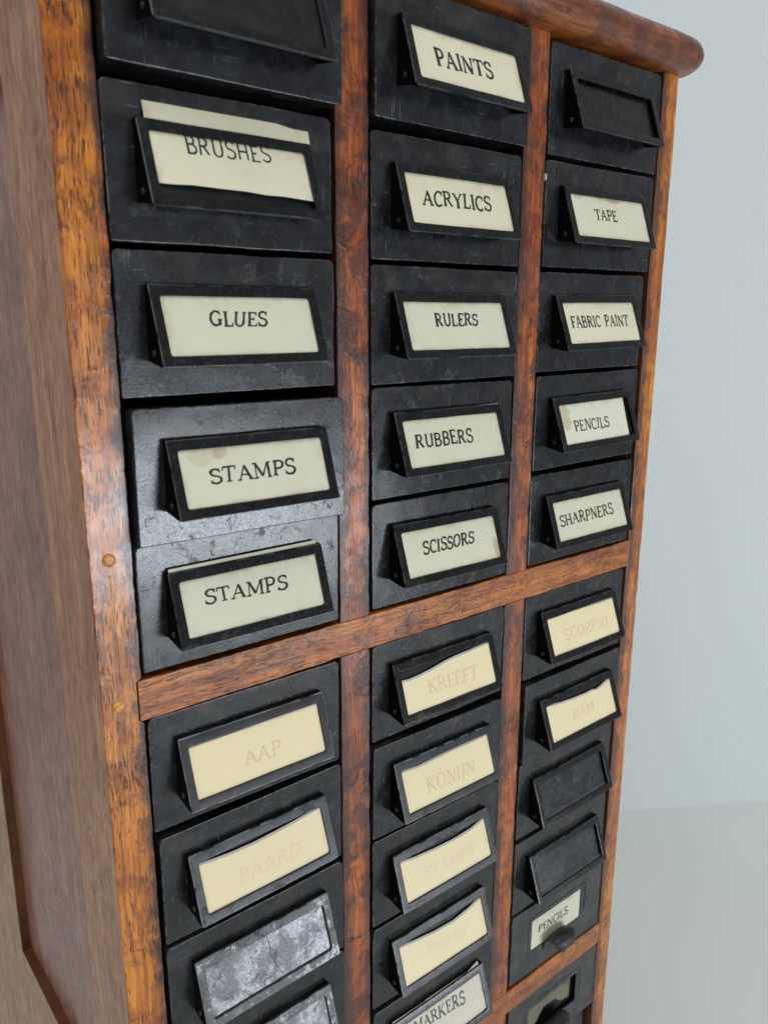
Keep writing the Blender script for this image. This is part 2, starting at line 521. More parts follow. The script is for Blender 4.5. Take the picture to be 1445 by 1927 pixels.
def rrect(x0, x1, z0, z1, r, ne=10, nc=5):
    """closed loop of points, corners rounded; constant count for given ne, nc. r may be 4 radii (bl, br, tr, tl)"""
    if not isinstance(r, (tuple, list)):
        r = (r,) * 4
    C = [(x0 + r[0], z0 + r[0], 180, r[0]), (x1 - r[1], z0 + r[1], 270, r[1]), (x1 - r[2], z1 - r[2], 0, r[2]), (x0 + r[3], z1 - r[3], 90, r[3])]
    L = []
    for q, (cx, cz, a0, rr) in enumerate(C):
        for i in range(nc + 1):
            a = math.radians(a0 + 90 * i / nc)
            L.append((cx + rr * math.cos(a), cz + rr * math.sin(a)))
        nx = C[(q + 1) % 4]
        a = math.radians(nx[2])
        e = (nx[0] + nx[3] * math.cos(a), nx[1] + nx[3] * math.sin(a))
        s = L[-1]
        for i in range(1, ne):
            t = i / ne
            L.append((s[0] + (e[0] - s[0]) * t, s[1] + (e[1] - s[1]) * t))
    return L


def rings(loops, cap0=True, cap1=True):
    V, F = [], []
    n = len(loops[0])
    for L in loops:
        V += L
    for k in range(len(loops) - 1):
        for i in range(n):
            j = (i + 1) % n
            F.append((k * n + i, k * n + j, (k + 1) * n + j, (k + 1) * n + i))
    if cap0:
        F.append(tuple(range(n))[::-1])
    if cap1:
        F.append(tuple((len(loops) - 1) * n + i for i in range(n)))
    return V, F


NR = 0.0100
loops = []
for k in range(13):
    a = math.pi * k / 12
    ins = NR - NR * math.sin(a)
    zz = ZT + NR - NR * math.cos(a)
    L = rrect(XL - 0.0125 + ins, XR + 0.0140 - ins, -0.0120 + ins, DEP + 0.008 - ins, max(0.002, 0.013 - ins * 0.6), 60, 6)
    loops.append([(x + 0.0003 * nz(x * 40, y * 40, k * .3), y + 0.0004 * nz(x * 60, y * 60, 5 + k * .3), zz + 0.0003 * nz(x * 30, y * 30, 9 + k * .2)) for x, y in L])
V, F = rings(loops)
tb = mesh_obj("top_board", V, F, M_TOP, cab, OFF)
tb['label'] = "overhanging top board with rounded nosing"


def blob(name, x, z, rx, rz, mat, parent, seed, h=0.0004):
    loops = []
    for (s, d) in ((1.0, 0.0006), (1.0, -h * 0.5), (0.86, -h), (0.5, -h * 1.15)):
        loops.append([(x + rx * s * math.cos(a) * (1 + 0.14 * nz(math.cos(a) * 1.3 + seed, math.sin(a) * 1.3)), d,
                       z + rz * s * math.sin(a) * (1 + 0.14 * nz(math.cos(a) * 1.3, math.sin(a) * 1.3 + seed)))
                      for a in [2 * math.pi * i / 20 for i in range(20)]])
    V, F = rings(loops)
    return mesh_obj(name, V, F, mat, parent)


blob("plug", -0.0104, -0.2225, 0.0026, 0.0027, M_PLUG, st_l, 1)
blob("plug", -0.0113, -0.2822, 0.0024, 0.0024, M_PLUG, st_l, 7, 0.0004)
# the filled crack between the two plugs
pts = [(-0.0104, -0.2285), (-0.0102, -0.2360), (-0.0103, -0.2450), (-0.0098, -0.2520), (-0.0092, -0.2580), (-0.0093, -0.2660), (-0.0097, -0.2730)]
V, F = [], []
for i, (x, z) in enumerate(pts):
    w = (0.0006, 0.0006, 0.00038, 0.0003, 0.0003, 0.00024, 0.0001)[i]
    V += [(x - w, 0.0003, z), (x - w * 0.6, -0.00022, z), (x + w * 0.6, -0.00022, z), (x + w, 0.0003, z)]
for i in range(len(pts) - 1):
    for j in range(3):
        F.append((i * 4 + j, i * 4 + j + 1, (i + 1) * 4 + j + 1, (i + 1) * 4 + j))
mesh_obj("crack_filler", V, F, M_PLUG, st_l)
# pale splinter on the second divider
blob("splinter", 0.22825, -0.0634, 0.0006, 0.0017, M_CREAM, cab, 3, 0.0011).location = OFF

# ------------------------------------------------------------------ lettering (strokes in a unit box, height 1)
TH, TN, SF, MD = 0.135, 0.075, 0.065, 0.105


def arc(cx, cy, rx, ry, a0, a1, n=9):
    return [(cx + rx * math.cos(math.radians(a0 + (a1 - a0) * i / n)), cy + ry * math.sin(math.radians(a0 + (a1 - a0) * i / n))) for i in range(n + 1)]


def sf(x, y, w=0.11):
    return ('s', SF, [(x - w, y), (x + w, y)])


S_CURVE = arc(0.33, 0.75, 0.22, 0.23, 25, 250, 8) + arc(0.33, 0.25, 0.25, 0.25, 75, -155, 8)
GL = {
    'A': (0.80, [('n', TN, [(0.10, 0.02), (0.39, 1)]), ('n', TH, [(0.37, 1), (0.68, 0.02)]), ('n', TN, [(0.20, 0.36), (0.57, 0.36)]), sf(0.10, 0.03), sf(0.69, 0.03, 0.13)]),
    'B': (0.68, [('n', TH, [(0.16, 0), (0.16, 1)]), ('n', MD, [(0.08, 0.97), (0.36, 0.97)] + arc(0.36, 0.75, 0.18, 0.22, 80, -80, 7) + [(0.16, 0.53)]),
                 ('n', MD, [(0.36, 0.53)] + arc(0.38, 0.28, 0.22, 0.25, 80, -85, 7) + [(0.08, 0.03)])]),
    'C': (0.70, [('n', MD, arc(0.40, 0.5, 0.30, 0.48, 48, 312, 14)), ('s', SF, [(0.62, 0.98), (0.62, 0.68)])]),
    'D': (0.76, [('n', TH, [(0.16, 0), (0.16, 1)]), ('n', MD, [(0.06, 0.97), (0.32, 0.97)] + arc(0.32, 0.5, 0.34, 0.47, 85, -85, 10) + [(0.06, 0.03)])]),
    'E': (0.64, [('n', TH, [(0.16, 0), (0.16, 1)]), ('n', TN, [(0.05, 0.97), (0.54, 0.97)]), ('n', TN, [(0.16, 0.52), (0.42, 0.52)]), ('n', TN, [(0.05, 0.03), (0.58, 0.03)]),
                 ('s', SF, [(0.54, 1.0), (0.54, 0.78)]), ('s', SF, [(0.58, 0.0), (0.58, 0.22)]), ('s', SF, [(0.41, 0.42), (0.41, 0.62)])]),
    'F': (0.60, [('n', TH, [(0.16, 0), (0.16, 1)]), ('n', TN, [(0.03, 0.97), (0.54, 0.97)]), ('n', TN, [(0.16, 0.52), (0.42, 0.52)]), sf(0.16, 0.03, 0.13),
                 ('s', SF, [(0.54, 1.0), (0.54, 0.78)]), ('s', SF, [(0.41, 0.42), (0.41, 0.62)])]),
    'G': (0.78, [('n', MD, arc(0.40, 0.5, 0.30, 0.48, 50, 320, 14)), ('n', TH, [(0.63, 0.40), (0.63, 0.02)]), ('s', SF, [(0.50, 0.42), (0.76, 0.42)]), ('s', SF, [(0.62, 0.98), (0.62, 0.70)])]),
    'H': (0.84, [('n', TH, [(0.17, 0), (0.17, 1)]), ('n', TH, [(0.65, 0), (0.65, 1)]), ('n', TN, [(0.17, 0.5), (0.65, 0.5)]), sf(0.17, 0.03), sf(0.17, 0.97), sf(0.65, 0.03), sf(0.65, 0.97)]),
    'I': (0.36, [('n', TH, [(0.18, 0), (0.18, 1)]), sf(0.18, 0.03, 0.12), sf(0.18, 0.97, 0.12)]),
    'J': (0.40, [('n', TH, [(0.24, 1), (0.24, 0.0), (0.18, -0.16), (0.04, -0.2)]), sf(0.24, 0.97, 0.12)]),
    'K': (0.80, [('n', TH, [(0.16, 0), (0.16, 1)]), ('n', TN, [(0.18, 0.42), (0.62, 0.98)]), ('n', TH, [(0.30, 0.56), (0.68, 0.02)]), sf(0.16, 0.03), sf(0.16, 0.97), sf(0.62, 0.97, 0.09), sf(0.70, 0.03, 0.1)]),
    'L': (0.62, [('n', TH, [(0.18, 0), (0.18, 1)]), ('n', TN, [(0.06, 0.03), (0.56, 0.03)]), sf(0.18, 0.97, 0.13), ('s', SF, [(0.56, 0.0), (0.56, 0.26)])]),
    'M': (1.0, [('n', TN, [(0.16, 0), (0.18, 1)]), ('n', TH, [(0.18, 1), (0.50, 0.12)]), ('n', TN, [(0.50, 0.12), (0.80, 1)]), ('n', TH, [(0.82, 1), (0.84, 0)]), sf(0.16, 0.03), sf(0.84, 0.03, 0.12), sf(0.12, 0.97, 0.09), sf(0.88, 0.97, 0.09)]),
    'N': (0.82, [('n', TN, [(0.15, 0), (0.15, 1)]), ('n', TH, [(0.15, 1), (0.66, 0.02)]), ('n', TN, [(0.67, 0.0), (0.67, 1)]), sf(0.15, 0.03, 0.1), sf(0.10, 0.97, 0.09), sf(0.67, 0.97, 0.1)]),
    'O': (0.78, [('n', MD, arc(0.39, 0.5, 0.29, 0.48, 0, 360, 20))]),
    'P': (0.66, [('n', TH, [(0.17, 0), (0.17, 1)]), ('n', MD, [(0.05, 0.97), (0.36, 0.97)] + arc(0.36, 0.72, 0.21, 0.25, 80, -85, 8) + [(0.17, 0.47)]), sf(0.17, 0.03, 0.13)]),
    'R': (0.76, [('n', TH, [(0.16, 0), (0.16, 1)]), ('n', MD, [(0.04, 0.97), (0.36, 0.97)] + arc(0.36, 0.74, 0.19, 0.23, 80, -85, 8) + [(0.16, 0.50)]), ('n', TH, [(0.36, 0.50), (0.62, 0.05)]), sf(0.16, 0.03, 0.12), ('s', SF, [(0.58, 0.04), (0.74, 0.04)])]),
    'S': (0.62, [('n', MD, S_CURVE), ('s', SF, [(0.53, 0.98), (0.53, 0.72)]), ('s', SF, [(0.09, 0.02), (0.09, 0.28)])]),
    'T': (0.74, [('n', TH, [(0.37, 0), (0.37, 1)]), ('n', TN, [(0.06, 0.97), (0.68, 0.97)]), sf(0.37, 0.03, 0.13), ('s', SF, [(0.07, 1.0), (0.06, 0.74)]), ('s', SF, [(0.67, 1.0), (0.68, 0.74)])]),
    'U': (0.80, [('n', MD, [(0.17, 1), (0.17, 0.32)] + arc(0.40, 0.30, 0.23, 0.28, 180, 360, 8) + [(0.63, 1)]), sf(0.17, 0.97), sf(0.63, 0.97, 0.1)]),
    'Y': (0.76, [('n', TH, [(0.10, 1), (0.38, 0.48)]), ('n', TN, [(0.66, 1), (0.38, 0.48)]), ('n', TH, [(0.38, 0.5), (0.38, 0)]), sf(0.10, 0.97, 0.1), sf(0.66, 0.97, 0.1), sf(0.38, 0.03, 0.13)]),
    'e': (0.56, [('n', TN, [(0.10, 0.36), (0.46, 0.36)] + arc(0.28, 0.34, 0.20, 0.32, 10, 310, 12))]),
    'n': (0.64, [('n', TH, [(0.14, 0), (0.14, 0.64)]), ('n', TN, [(0.14, 0.48), (0.26, 0.64), (0.40, 0.64), (0.48, 0.5), (0.48, 0)]), sf(0.14, 0.03, 0.09), sf(0.48, 0.03, 0.09)]),
    'c': (0.54, [('n', TN, arc(0.29, 0.33, 0.20, 0.32, 45, 315, 12))]),
    'i': (0.30, [('n', TH, [(0.15, 0), (0.15, 0.64)]), ('n', TH, [(0.15, 0.82), (0.15, 0.93)]), sf(0.15, 0.03, 0.09)]),
    'l': (0.30, [('n', TH, [(0.15, 0), (0.15, 1.0)]), sf(0.15, 0.03, 0.09)]),
    's': (0.46, [('n', TN, [(x * 0.7 + 0.02, y * 0.64) for x, y in S_CURVE])]),
    ' ': (0.55, []),
}


def ribbon(pts, w, V, F, put, k):
    P = []
    for i in range(len(pts) - 1):            # resample long strokes so that the outline can waver
        a, b = Vector(pts[i]), Vector(pts[i + 1])
        m = max(1, int((b - a).length / 0.22))
        P += [a.lerp(b, j / m) for j in range(m)]
    P.append(Vector(pts[-1]))
    base = len(V)
    n = len(P)
    for i, p in enumerate(P):
        d = (P[min(i + 1, n - 1)] - P[max(i - 1, 0)]).normalized()
        q = Vector((-d.y, d.x)) * w * 0.5 * (1 + 0.45 * nz(p.x * 9 + k * 3.1, p.y * 9))
        e = Vector((0, 0))
        V.append(put(p + q + e, k))
        V.append(put(p - q + e, k))
    for i in range(n - 1):
        F.append((base + 2 * i, base + 2 * i + 1, base + 2 * i + 3, base + 2 * i + 2))


def word_geo(word, quad, place, serif=True, weight=1.0, seed=0, slant=0.0):
    """quad = TL, BL, BR, TR in mm on the card; place(a, b, lift) -> local point"""
    r = random.Random(seed)
    TL, BL, BR, TR = [Vector(q) for q in quad]
    total = sum(GL[c][0] for c in word)
    asp = (BR - BL).length / max(0.1, (TL - BL).length)          # word width in cap heights
    hs = asp / total                                             # horizontal squeeze
    V, F = [], []
    x = 0.0
    k = 0
    for c in word:
        w, strokes = GL[c]
        jx, jy, ja = r.uniform(-.02, .02), r.uniform(-.04, .04), math.radians(r.uniform(-3.5, 3.5))
        sc = r.uniform(0.96, 1.04)
        for kind, th, pts in strokes:
            if kind == 's' and not serif:
                continue
            k += 1

            def put(p, kk, x=x, jx=jx, jy=jy, ja=ja, sc=sc):
                px = (x + p.x + jx + slant * (p.y - 0.5) + ja * (p.y - .5)) / total
                py = p.y * sc + jy
                bot = BL.lerp(BR, px)
                top = TL.lerp(TR, px)
                q = bot.lerp(top, py)
                return place(q.x * MM, q.y * MM, 0.00005 + 0.000004 * (kk % 9))
            # thickness is given in cap heights; undo the horizontal squeeze for upright strokes
            d = Vector(pts[-1]) - Vector(pts[0])
            up = abs(d.y) / max(1e-6, d.length) if len(pts) < 8 else 0.5
            tw = th * weight * (1.58 if serif else 0.8) * ((1.0 / max(0.75, min(1.6, hs))) * up + (1 - up))
            if not serif:
                tw = 0.085 * weight * 1.2
            ribbon(pts, tw, V, F, put, k)
        x += w
    return V, F


# ------------------------------------------------------------------ drawers
PW, PH = 0.09492, 0.05241
HX, HZ, HW, HH, DT, DB = -0.0004, -0.0002, 0.07228, 0.02939, 0.00296, 0.01308
KS = (DB - DT) / HH
CT = math.cos(math.atan(KS))
# (column, row): centre of the front plate, small tilts about x, y, z, offset and tilt of the label frame
DR = {
    (0, 0): ([0.04724, -0.00724, -0.0252], [-0.0022, 0.0052, -0.0135], [0.00055, -0.00016, -0.00224]),
    (0, 1): ([0.04661, -0.00066, -0.0814], [0.0018, -0.0035, 0.0049], [-0.0003, 0.00017, -0.00214]),
    (0, 2): ([0.04672, -0.00093, -0.13635], [0.0035, -0.0015, -0.0014], [-7e-05, -4e-05, -0.00029]),
    (0, 3): ([0.04759, -0.00564, -0.19289], [-0.0073, 0.0078, -0.0116], [0.00029, -0.00019, 0.00152]),
    (0, 4): ([0.04679, -0.0016, -0.24495], [0.0089, -0.0012, -0.0064], [0.00021, -0.00056, -0.00303]),
    (0, 5): ([0.04727, -8e-05, -0.31824], [0.0067, 0.0073, -0.0054], [9e-05, 0.00012, 0.00296]),
    (0, 6): ([0.0483, -8e-05, -0.37394], [0.0055, -0.0008, 0.0102], [0.00024, 0.00022, 0.00786]),
    (0, 7): ([0.04786, -0.00103, -0.42835], [-0.0023, -0.0015, 0.0012], [0.00025, 0.00047, 0.00237]),
    (0, 8): ([0.04878, -0.00095, -0.4826], [-0.0026, -0.0013, 0.0033], [7e-05, -0.00049, -0.0026]),
    (1, 0): ([0.16233, -0.00363, -0.02555], [-0.0018, 0.0055, -0.005], [0.00058, 4e-05, -0.00283]),
    (1, 1): ([0.16211, -0.00086, -0.08218], [0.0036, -0.005, -0.0011], [-8e-05, -4e-05, -0.00107]),
    (1, 2): ([0.16167, -0.00165, -0.13707], [0.0004, -0.0002, -0.0027], [-0.00035, 0.00021, 0.00053]),
    (1, 3): ([0.16258, -0.00039, -0.19137], [-0.0066, 0.0056, 0.0056], [-0.00025, 0.00018, 0.00242]),
    (1, 4): ([0.16393, 0.00087, -0.24649], [-0.0051, 0.0035, -0.0032], [-0.00052, 0.00034, -0.00902]),
    (1, 5): ([0.16316, 0.00011, -0.31801], [0.0071, 0.0021, -0.0023], [-0.00048, -3e-05, -0.00626]),
    (1, 6): ([0.16266, -0.00122, -0.37387], [-0.0012, 0.0124, 0.0011], [0.00014, 0.00015, 0.00184]),
    (1, 7): ([0.16275, -0.00077, -0.42801], [-0.0, 0.0013, -0.0034], [0.00018, -0.00013, -0.00031]),
    (1, 8): ([0.16331, 7e-05, -0.48341], [0.0064, 0.0039, -0.0016], [0.0001, 0.0003, 0.00077]),
    (1, 9): ([0.16319, -0.00117, -0.53767], [-0.0059, -0.0026, -0.0068], [0.00055, 0.0001, 0.00274]),
    (2, 0): ([0.27678, -0.00054, -0.02608], [-0.0104, 0.0004, -0.0077], [0.00038, 0.00016, -0.00507]),
    (2, 1): ([0.27665, -0.00063, -0.0808], [-0.0028, -0.0063, -0.0084], [-4e-05, 0.00027, -0.00182]),
    (2, 2): ([0.27574, -6e-05, -0.13572], [-0.0031, -0.0081, 0.0018], [-0.0002, 0.00022, 0.00983]),
    (2, 3): ([0.2769, 0.0001, -0.19044], [0.0076, -0.0067, 0.0059], [-5e-05, -0.00017, 0.00835]),
    (2, 4): ([0.2765, -0.00036, -0.24601], [-0.0037, -0.0012, -0.0079], [-0.00058, -0.00068, 0.00181]),
    (2, 5): ([0.27723, 0.00017, -0.31807], [-0.0102, 0.0029, -0.0058], [-2e-05, 0.00028, 0.00127]),
    (2, 6): ([0.27773, -0.00202, -0.3731], [-0.0031, 0.0001, 0.0043], [-0.00018, -0.00036, 0.0042]),
    (2, 7): ([0.27811, 0.00059, -0.4277], [0.0088, -0.0016, 0.0047], [-0.0004, -9e-05, 0.00522]),
    (2, 8): ([0.2777, 0.00049, -0.48311], [0.0055, 0.0008, 0.0067], [-0.0001, -0.00029, -0.0024]),
    (2, 9): ([0.27777, -0.00034, -0.5377], [-0.0044, 0.0064, -0.0036], [0.0, 0.0, 0.0]),
    (2, 10): ([0.27846, -0.00057, -0.60936], [-0.0032, 0.0008, -0.0007], [0.0, 0.0, 0.0]),
}
DR[(2, 11)] = ([0.27800, 0.0062, -0.66450], [0, 0, 0.002], [0, 0, 0])
DR[(0, 0)][1][0] += 0.0


def slope(a, b, off):
    """point of the label frame: a to the right, b up, off behind the frame's face"""
    return Vector((a, -(DT + KS * (HH / 2 - b) - off / CT), b))


def plate_mesh(seed, h=PH):
    hw, hh = PW / 2, h / 2
    loops = []
    rad = (0.0008, 0.0008, 0.0024, 0.0024)
    for ins, y in ((0.0, 0.0065), (0.0, 0.0022), (0.0, 0.0005), (0.00007, 0.00022), (0.00022, 0.00007), (0.0005, 0.0), (0.003, 0.00008)):
        L = rrect(-hw + ins, hw - ins, -hh + ins, hh - ins, tuple(max(0.0003, r - ins * 0.4) for r in rad), 16, 4)
        Q = []
        for x, z in L:
            k = 38
            jx, jz = nz(x * k + seed * 7, z * k, 1), nz(x * k, z * k + seed * 5, 2)
            yy = 0.00020 * nz(x * 30, z * 30 + seed * 3, 4)
            Q.append((x + 0.00022 * jx, y + yy, z + 0.00028 * jz))
        loops.append(Q)
    return rings(loops, cap0=False)


def frame_ring(lip=True):
    hw, hh = HW / 2, HH / 2
    wx, wz0, wz1 = 0.0322, -0.01081, 0.01049

    def O(ins, off):
        return [(a, b, off) for a, b in rrect(-hw + ins, hw - ins, -hh + ins, hh - ins, max(0.0003, 0.0008 - ins), 12, 4)]

    def I(ins, off):
        return [(a, b, off) for a, b in rrect(-wx + ins, wx - ins, wz0 + ins, wz1 - ins, 0.0011, 12, 4)]
    return [O(0.0004, 0.0007), O(0.0, 0.0009), O(0.0, 0.00040), O(0.00012, 0.00012), O(0.0004, 0.0), I(-0.0004, 0.0), I(-0.00008, 0.00012), I(0.0, 0.0004), I(0.0, 0.0007)]


def make_frame(parent, ho, mat, seed, mat_cheek):
    loops = []
    for L in frame_ring():
        loops.append([slope(a + 0.00014 * nz(a * 60 + seed, b * 60), b + 0.00016 * nz(a * 50, b * 60 + seed), o + 0.00018 * nz(a * 40, b * 40, seed)) for a, b, o in L])
    V, F = rings(loops, False, False)
    n = len(loops[0])
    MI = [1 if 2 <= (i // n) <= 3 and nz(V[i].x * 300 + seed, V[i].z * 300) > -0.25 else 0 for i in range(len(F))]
    k = len(loops) - 1
    for i in range(n):
        j = (i + 1) % n
        F.append((k * n + i, k * n + j, j, i))
    # folded lip under the lower edge
    b0 = -HH / 2 + 0.0003
    s = len(V)
    m = 14
    for i in range(m + 1):
        a = -HW / 2 + 0.0012 + (HW - 0.0024) * i / m
        w = 0.00012 * nz(a * 70, seed, 3)
        for (db, of) in ((0.0001, 0.0002), (-0.0005, 0.0006), (-0.0006, 0.0012), (-0.0002, 0.0024), (0.0004, 0.0024), (0.0002, 0.0010)):
            V.append(slope(a, b0 + db * 0.7 + w * 0.7, of))
    for i in range(m):
        for j in range(5):
            F.append((s + i * 6 + j, s + i * 6 + j + 1, s + (i + 1) * 6 + j + 1, s + (i + 1) * 6 + j))
    F += [tuple(s + j for j in range(6)), tuple(s + m * 6 + j for j in range(6))]
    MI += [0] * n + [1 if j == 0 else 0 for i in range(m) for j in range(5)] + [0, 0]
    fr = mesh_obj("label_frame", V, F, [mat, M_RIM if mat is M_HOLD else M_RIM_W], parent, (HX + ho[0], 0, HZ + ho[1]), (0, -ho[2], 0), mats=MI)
    # side cheeks: thin triangular walls reaching back to the plate
    for sgn in (-1, 1):
        x0, x1 = sgn * (HW / 2 - 0.0001), sgn * (HW / 2 - 0.0009)
        t, b = HH / 2 - 0.0003, -HH / 2 + 0.0003
        prof = [(-0.0001, t), (-(DT - 0.0005), t), (-(DB - 0.0005 / CT - 0.0001), b), (-(DB - 0.003), b - 0.0001), (-0.0001, b + 0.0015)]
        V = [(x, y, z) for x in (x0, x1) for y, z in prof]
        F = [(0, 1, 2, 3, 4), (9, 8, 7, 6, 5)] + [(i, (i + 1) % 5, 5 + (i + 1) % 5, 5 + i) for i in range(5)]
        mesh_obj("cheek", V, F, mat_cheek, fr, smooth=False)
    # rivet head on the left cheek
    loops = []
    for r, d in ((0.0013, 0.0), (0.0012, -0.0004), (0.0007, -0.00065)):
        loops.append([(-HW / 2 + 0.0001 + d, -0.0052 + r * math.cos(a), -0.0098 + r * math.sin(a)) for a in [2 * math.pi * i / 14 for i in range(14)]])
    V, F = rings(loops)
    mesh_obj("rivet", V, F, M_RIVET, fr)
    return fr


def slab_on_slope(name, poly, off, thick, mat, parent, loc=None, rot=None, warp=0.0):
    """thin sheet whose outline poly (mm) lies on the sloping frame plane"""
    n = len(poly)
    pts = []
    for i in range(n):          # subdivide edges a little so that torn edges stay soft
        a, b = Vector(poly[i]), Vector(poly[(i + 1) % n])
        m = max(1, int((b - a).length / 6))
        for j in range(m):
            p = a.lerp(b, j / m)
            pts.append((p.x * MM, p.y * MM))
    V = [slope(a, b, off + warp * nz(a * 30, b * 30)) for a, b in pts] + [slope(a, b, off + thick) for a, b in pts]
    k = len(pts)
    F = [tuple(range(k)), tuple(range(2 * k - 1, k - 1, -1))] + [(i, (i + 1) % k, k + (i + 1) % k, k + i) for i in range(k)]
    return mesh_obj(name, V, F, mat, parent, loc, rot, smooth=False)


def make_body(parent, seed):
    x0, x1, z0, z1 = -PW / 2 + 0.0016, PW / 2 - 0.0016, -PH / 2 + 0.0010, PH / 2 - 0.0045
    y0, y1, t = 0.0068, 0.185, 0.0008
    boxes("drawer_body", [(x0, x1, y0, y1, z0, z0 + t), (x0, x0 + t, y0, y1, z0 + t + 1e-4, z1), (x1 - t, x1, y0, y1, z0 + t + 1e-4, z1),
                          (x0 + t, x1 - t, y1 - t, y1 - 1e-4, z0 + t, z1), (x0 + t, x1 - t, y0, y0 + t, z0 + t + 1e-4, z1)], M_BODY, parent)


BL_, BR_ = (-35.2, -13.2), (35.2, -13.2)
FULL = [(-35.2, 13.9), BL_, BR_, (35.2, 13.9)]


def torn(top, right=None):
    """card outline with a torn upper edge running left to right"""
    t = [(-35.2, top[0][1])] + list(top)
    if right:
        return [BL_] + [(right[-1][0], -13.2)] + right[::-1] + t[::-1]
    return [BL_, BR_, (35.2, top[-1][1] + 0.3)] + t[::-1]


def drawer(key, label, card=None, word=None, quad=None, card_mat=None, ink_mat=None, serif=True, weight=1.0, frame_mat=None, strip=False,
           slip_mat=None, slip_off=0.0026, plate_mat=None, slant=0.0, extra_back=False, slip_poly=None):
    c, r = key
    ctr, tilt, ho = DR[key]
    v = Vector(tilt)
    q = Quaternion(v.normalized(), v.length) if v.length > 1e-6 else Quaternion()
    d = empty("drawer", (ctr[0], ctr[1], ctr[2]), q)
    d['label'] = label
    d['category'] = "drawer"
    d['group'] = "black metal drawers of the cabinet"
    seed = c * 13 + r + 1
    V, F = plate_mesh(seed)
    mesh_obj("front_plate", V, F, plate_mat or M_PLATE, d)
    make_body(d, seed)
    if frame_mat is None:
        frame_mat = M_HOLD
    loc, rot = (HX + ho[0], 0, HZ + ho[1]), (0, -ho[2], 0)
    make_frame(d, ho, frame_mat, seed, M_CHEEK)
    slab_on_slope("backing_plate", slip_poly or [(-35.0, 13.6), (-35.0, -13.4), (35.0, -13.4), (35.0, 13.6)], slip_off, 0.0005, slip_mat or M_BODY, d, loc, rot, 0.0003)
    if card:
        cm = card_mat or M_CREAM
        cd = slab_on_slope("label_card", card, 0.0009, 0.00025, cm, d, loc, rot)
        if strip:
            lo = [(x - 0.1, y) for x, y in card]
            up = [(x, y + (0.75 if y > -10 else 0)) for x, y in lo]
            slab_on_slope("paper_edge", up, 0.00122, 0.0002, M_EDGE, cd)
        if word:
            V, F = word_geo(word, quad, lambda a, b, lift: slope(a, b, 0.0009 - lift * 1.0), serif, weight, seed, slant)
            mesh_obj("lettering", V, F, ink_mat or M_INK, cd, smooth=False, fix=False)
    return d


Y, FT, FTR = M_YELLOW, M_FAINT, M_FAINTER
HWn = M_HOLD_W
drawer((0, 0), "blank black drawer pulled out at the top of the left column, above the BRUSHES drawer", slip_off=0.0014)
drawer((0, 1), "black drawer whose hand-lettered BRUSHES card is pushed up above its frame",
       [(-32.3, 20.84), (-32.6, 8), (-31.9, -7.1), (-26.8, -7.06), (-19.07, -6.59), (-8.95, -6.74), (2.44, -6.76), (11.02, -7.3), (18.44, -7.09), (32.8, -7.75), (35.2, -7.7), (36.0, 8), (36.66, 19.7), (29.45, 19.75), (22.1, 20.78), (-2.41, 20.95)],
       "BRUSHES", [(-19.31, 10.88), (-19.43, 4.18), (16.57, 5.21), (16.37, 11.02)], card_mat=M_CREAM2, serif=False, weight=1.1)
drawer((0, 2), "black drawer with a cream card reading GLUES", FULL[:1] + FULL[1:3] + [(35.2, 13.7)], "GLUES", [(-13.74, 5.34), (-14.59, -0.02), (10.38, -0.5), (11.7, 4.92)])
drawer((0, 3), "black drawer standing out from the row, its STAMPS card stained brown in the corner", FULL, "STAMPS", [(-21.17, 2.99), (-21.26, -2.52), (17.55, -2.68), (18.01, 3.22)], card_mat=M_STAIN)
drawer((0, 4), "black drawer just above the wooden rail, its STAMPS card peeping over the frame", [(-35.27, 15.9), BL_, BR_, (33.95, 16.1)], "STAMPS", [(-22.7, 5.34), (-23.12, 0.08), (15.75, -0.85), (16.38, 4.99)])
drawer((0, 5), "black drawer with a yellow card faintly printed AAP", torn([(-31.95, 9.75), (-4.95, 9.9), (12.38, 10.27), (32.81, 10.33)]), "AAP", [(-8.63, 1.11), (-8.72, -4.71), (9.99, -5.43), (11.11, 0.41)], Y, FT, weight=0.6, frame_mat=HWn, strip=True)
drawer((0, 6), "black drawer with a yellow card very faintly printed PAARD", torn([(-32.21, 9.3), (-28.76, 8.86), (-23.9, 8.32), (-16.2, 7.72), (-4.92, 7.42), (7.87, 7.83), (17.65, 8.32), (26.92, 9.14), (32.82, 9.72)]),
       "PAARD", [(-14.75, 0.67), (-15.4, -5.18), (17.29, -6.64), (18.11, -0.14)], Y, FTR, weight=0.6, frame_mat=M_SILVER if False else HWn, strip=True)
drawer((0, 7), "drawer with an empty worn silver label frame, directly below the PAARD drawer", frame_mat=M_SILVER, slip_mat=M_SLIP, slip_off=0.0013)
drawer((0, 8), "drawer with an empty silver label frame, cut off by the photo's bottom edge", frame_mat=M_SILVER, slip_mat=M_SLIP, slip_off=0.0013)
drawer((1, 0), "black drawer with a cream card reading PAINTS", FULL, "PAINTS", [(-21.54, 3.03), (-20.69, -4.12), (13.93, -3.35), (13.93, 3.68)], M_CREAM2)
drawer((1, 1), "black drawer with a cream card reading ACRYLICS", [(-35.2, 13.9), (-35.2, -10.4), (-20, -10.9), (-5, -11.2), (35.2, -11.2), (35.2, 13.9)], "ACRYLICS", [(-23.51, 4.06), (-24.46, -2.44), (19.55, -2.28), (20.32, 4.5)], M_CREAM2)
drawer((1, 2), "black drawer with a cream card reading RULERS", FULL, "RULERS", [(-14.32, 5.47), (-14.65, -0.48), (13.29, -0.01), (14.29, 5.28)])
drawer((1, 3), "black drawer with a cream card reading RUBBERS", FULL[:3] + [(35.2, 14.9)], "RUBBERS", [(-26.37, 3.69), (-26.72, -2.33), (11.7, -2.38), (12.11, 4.02)])
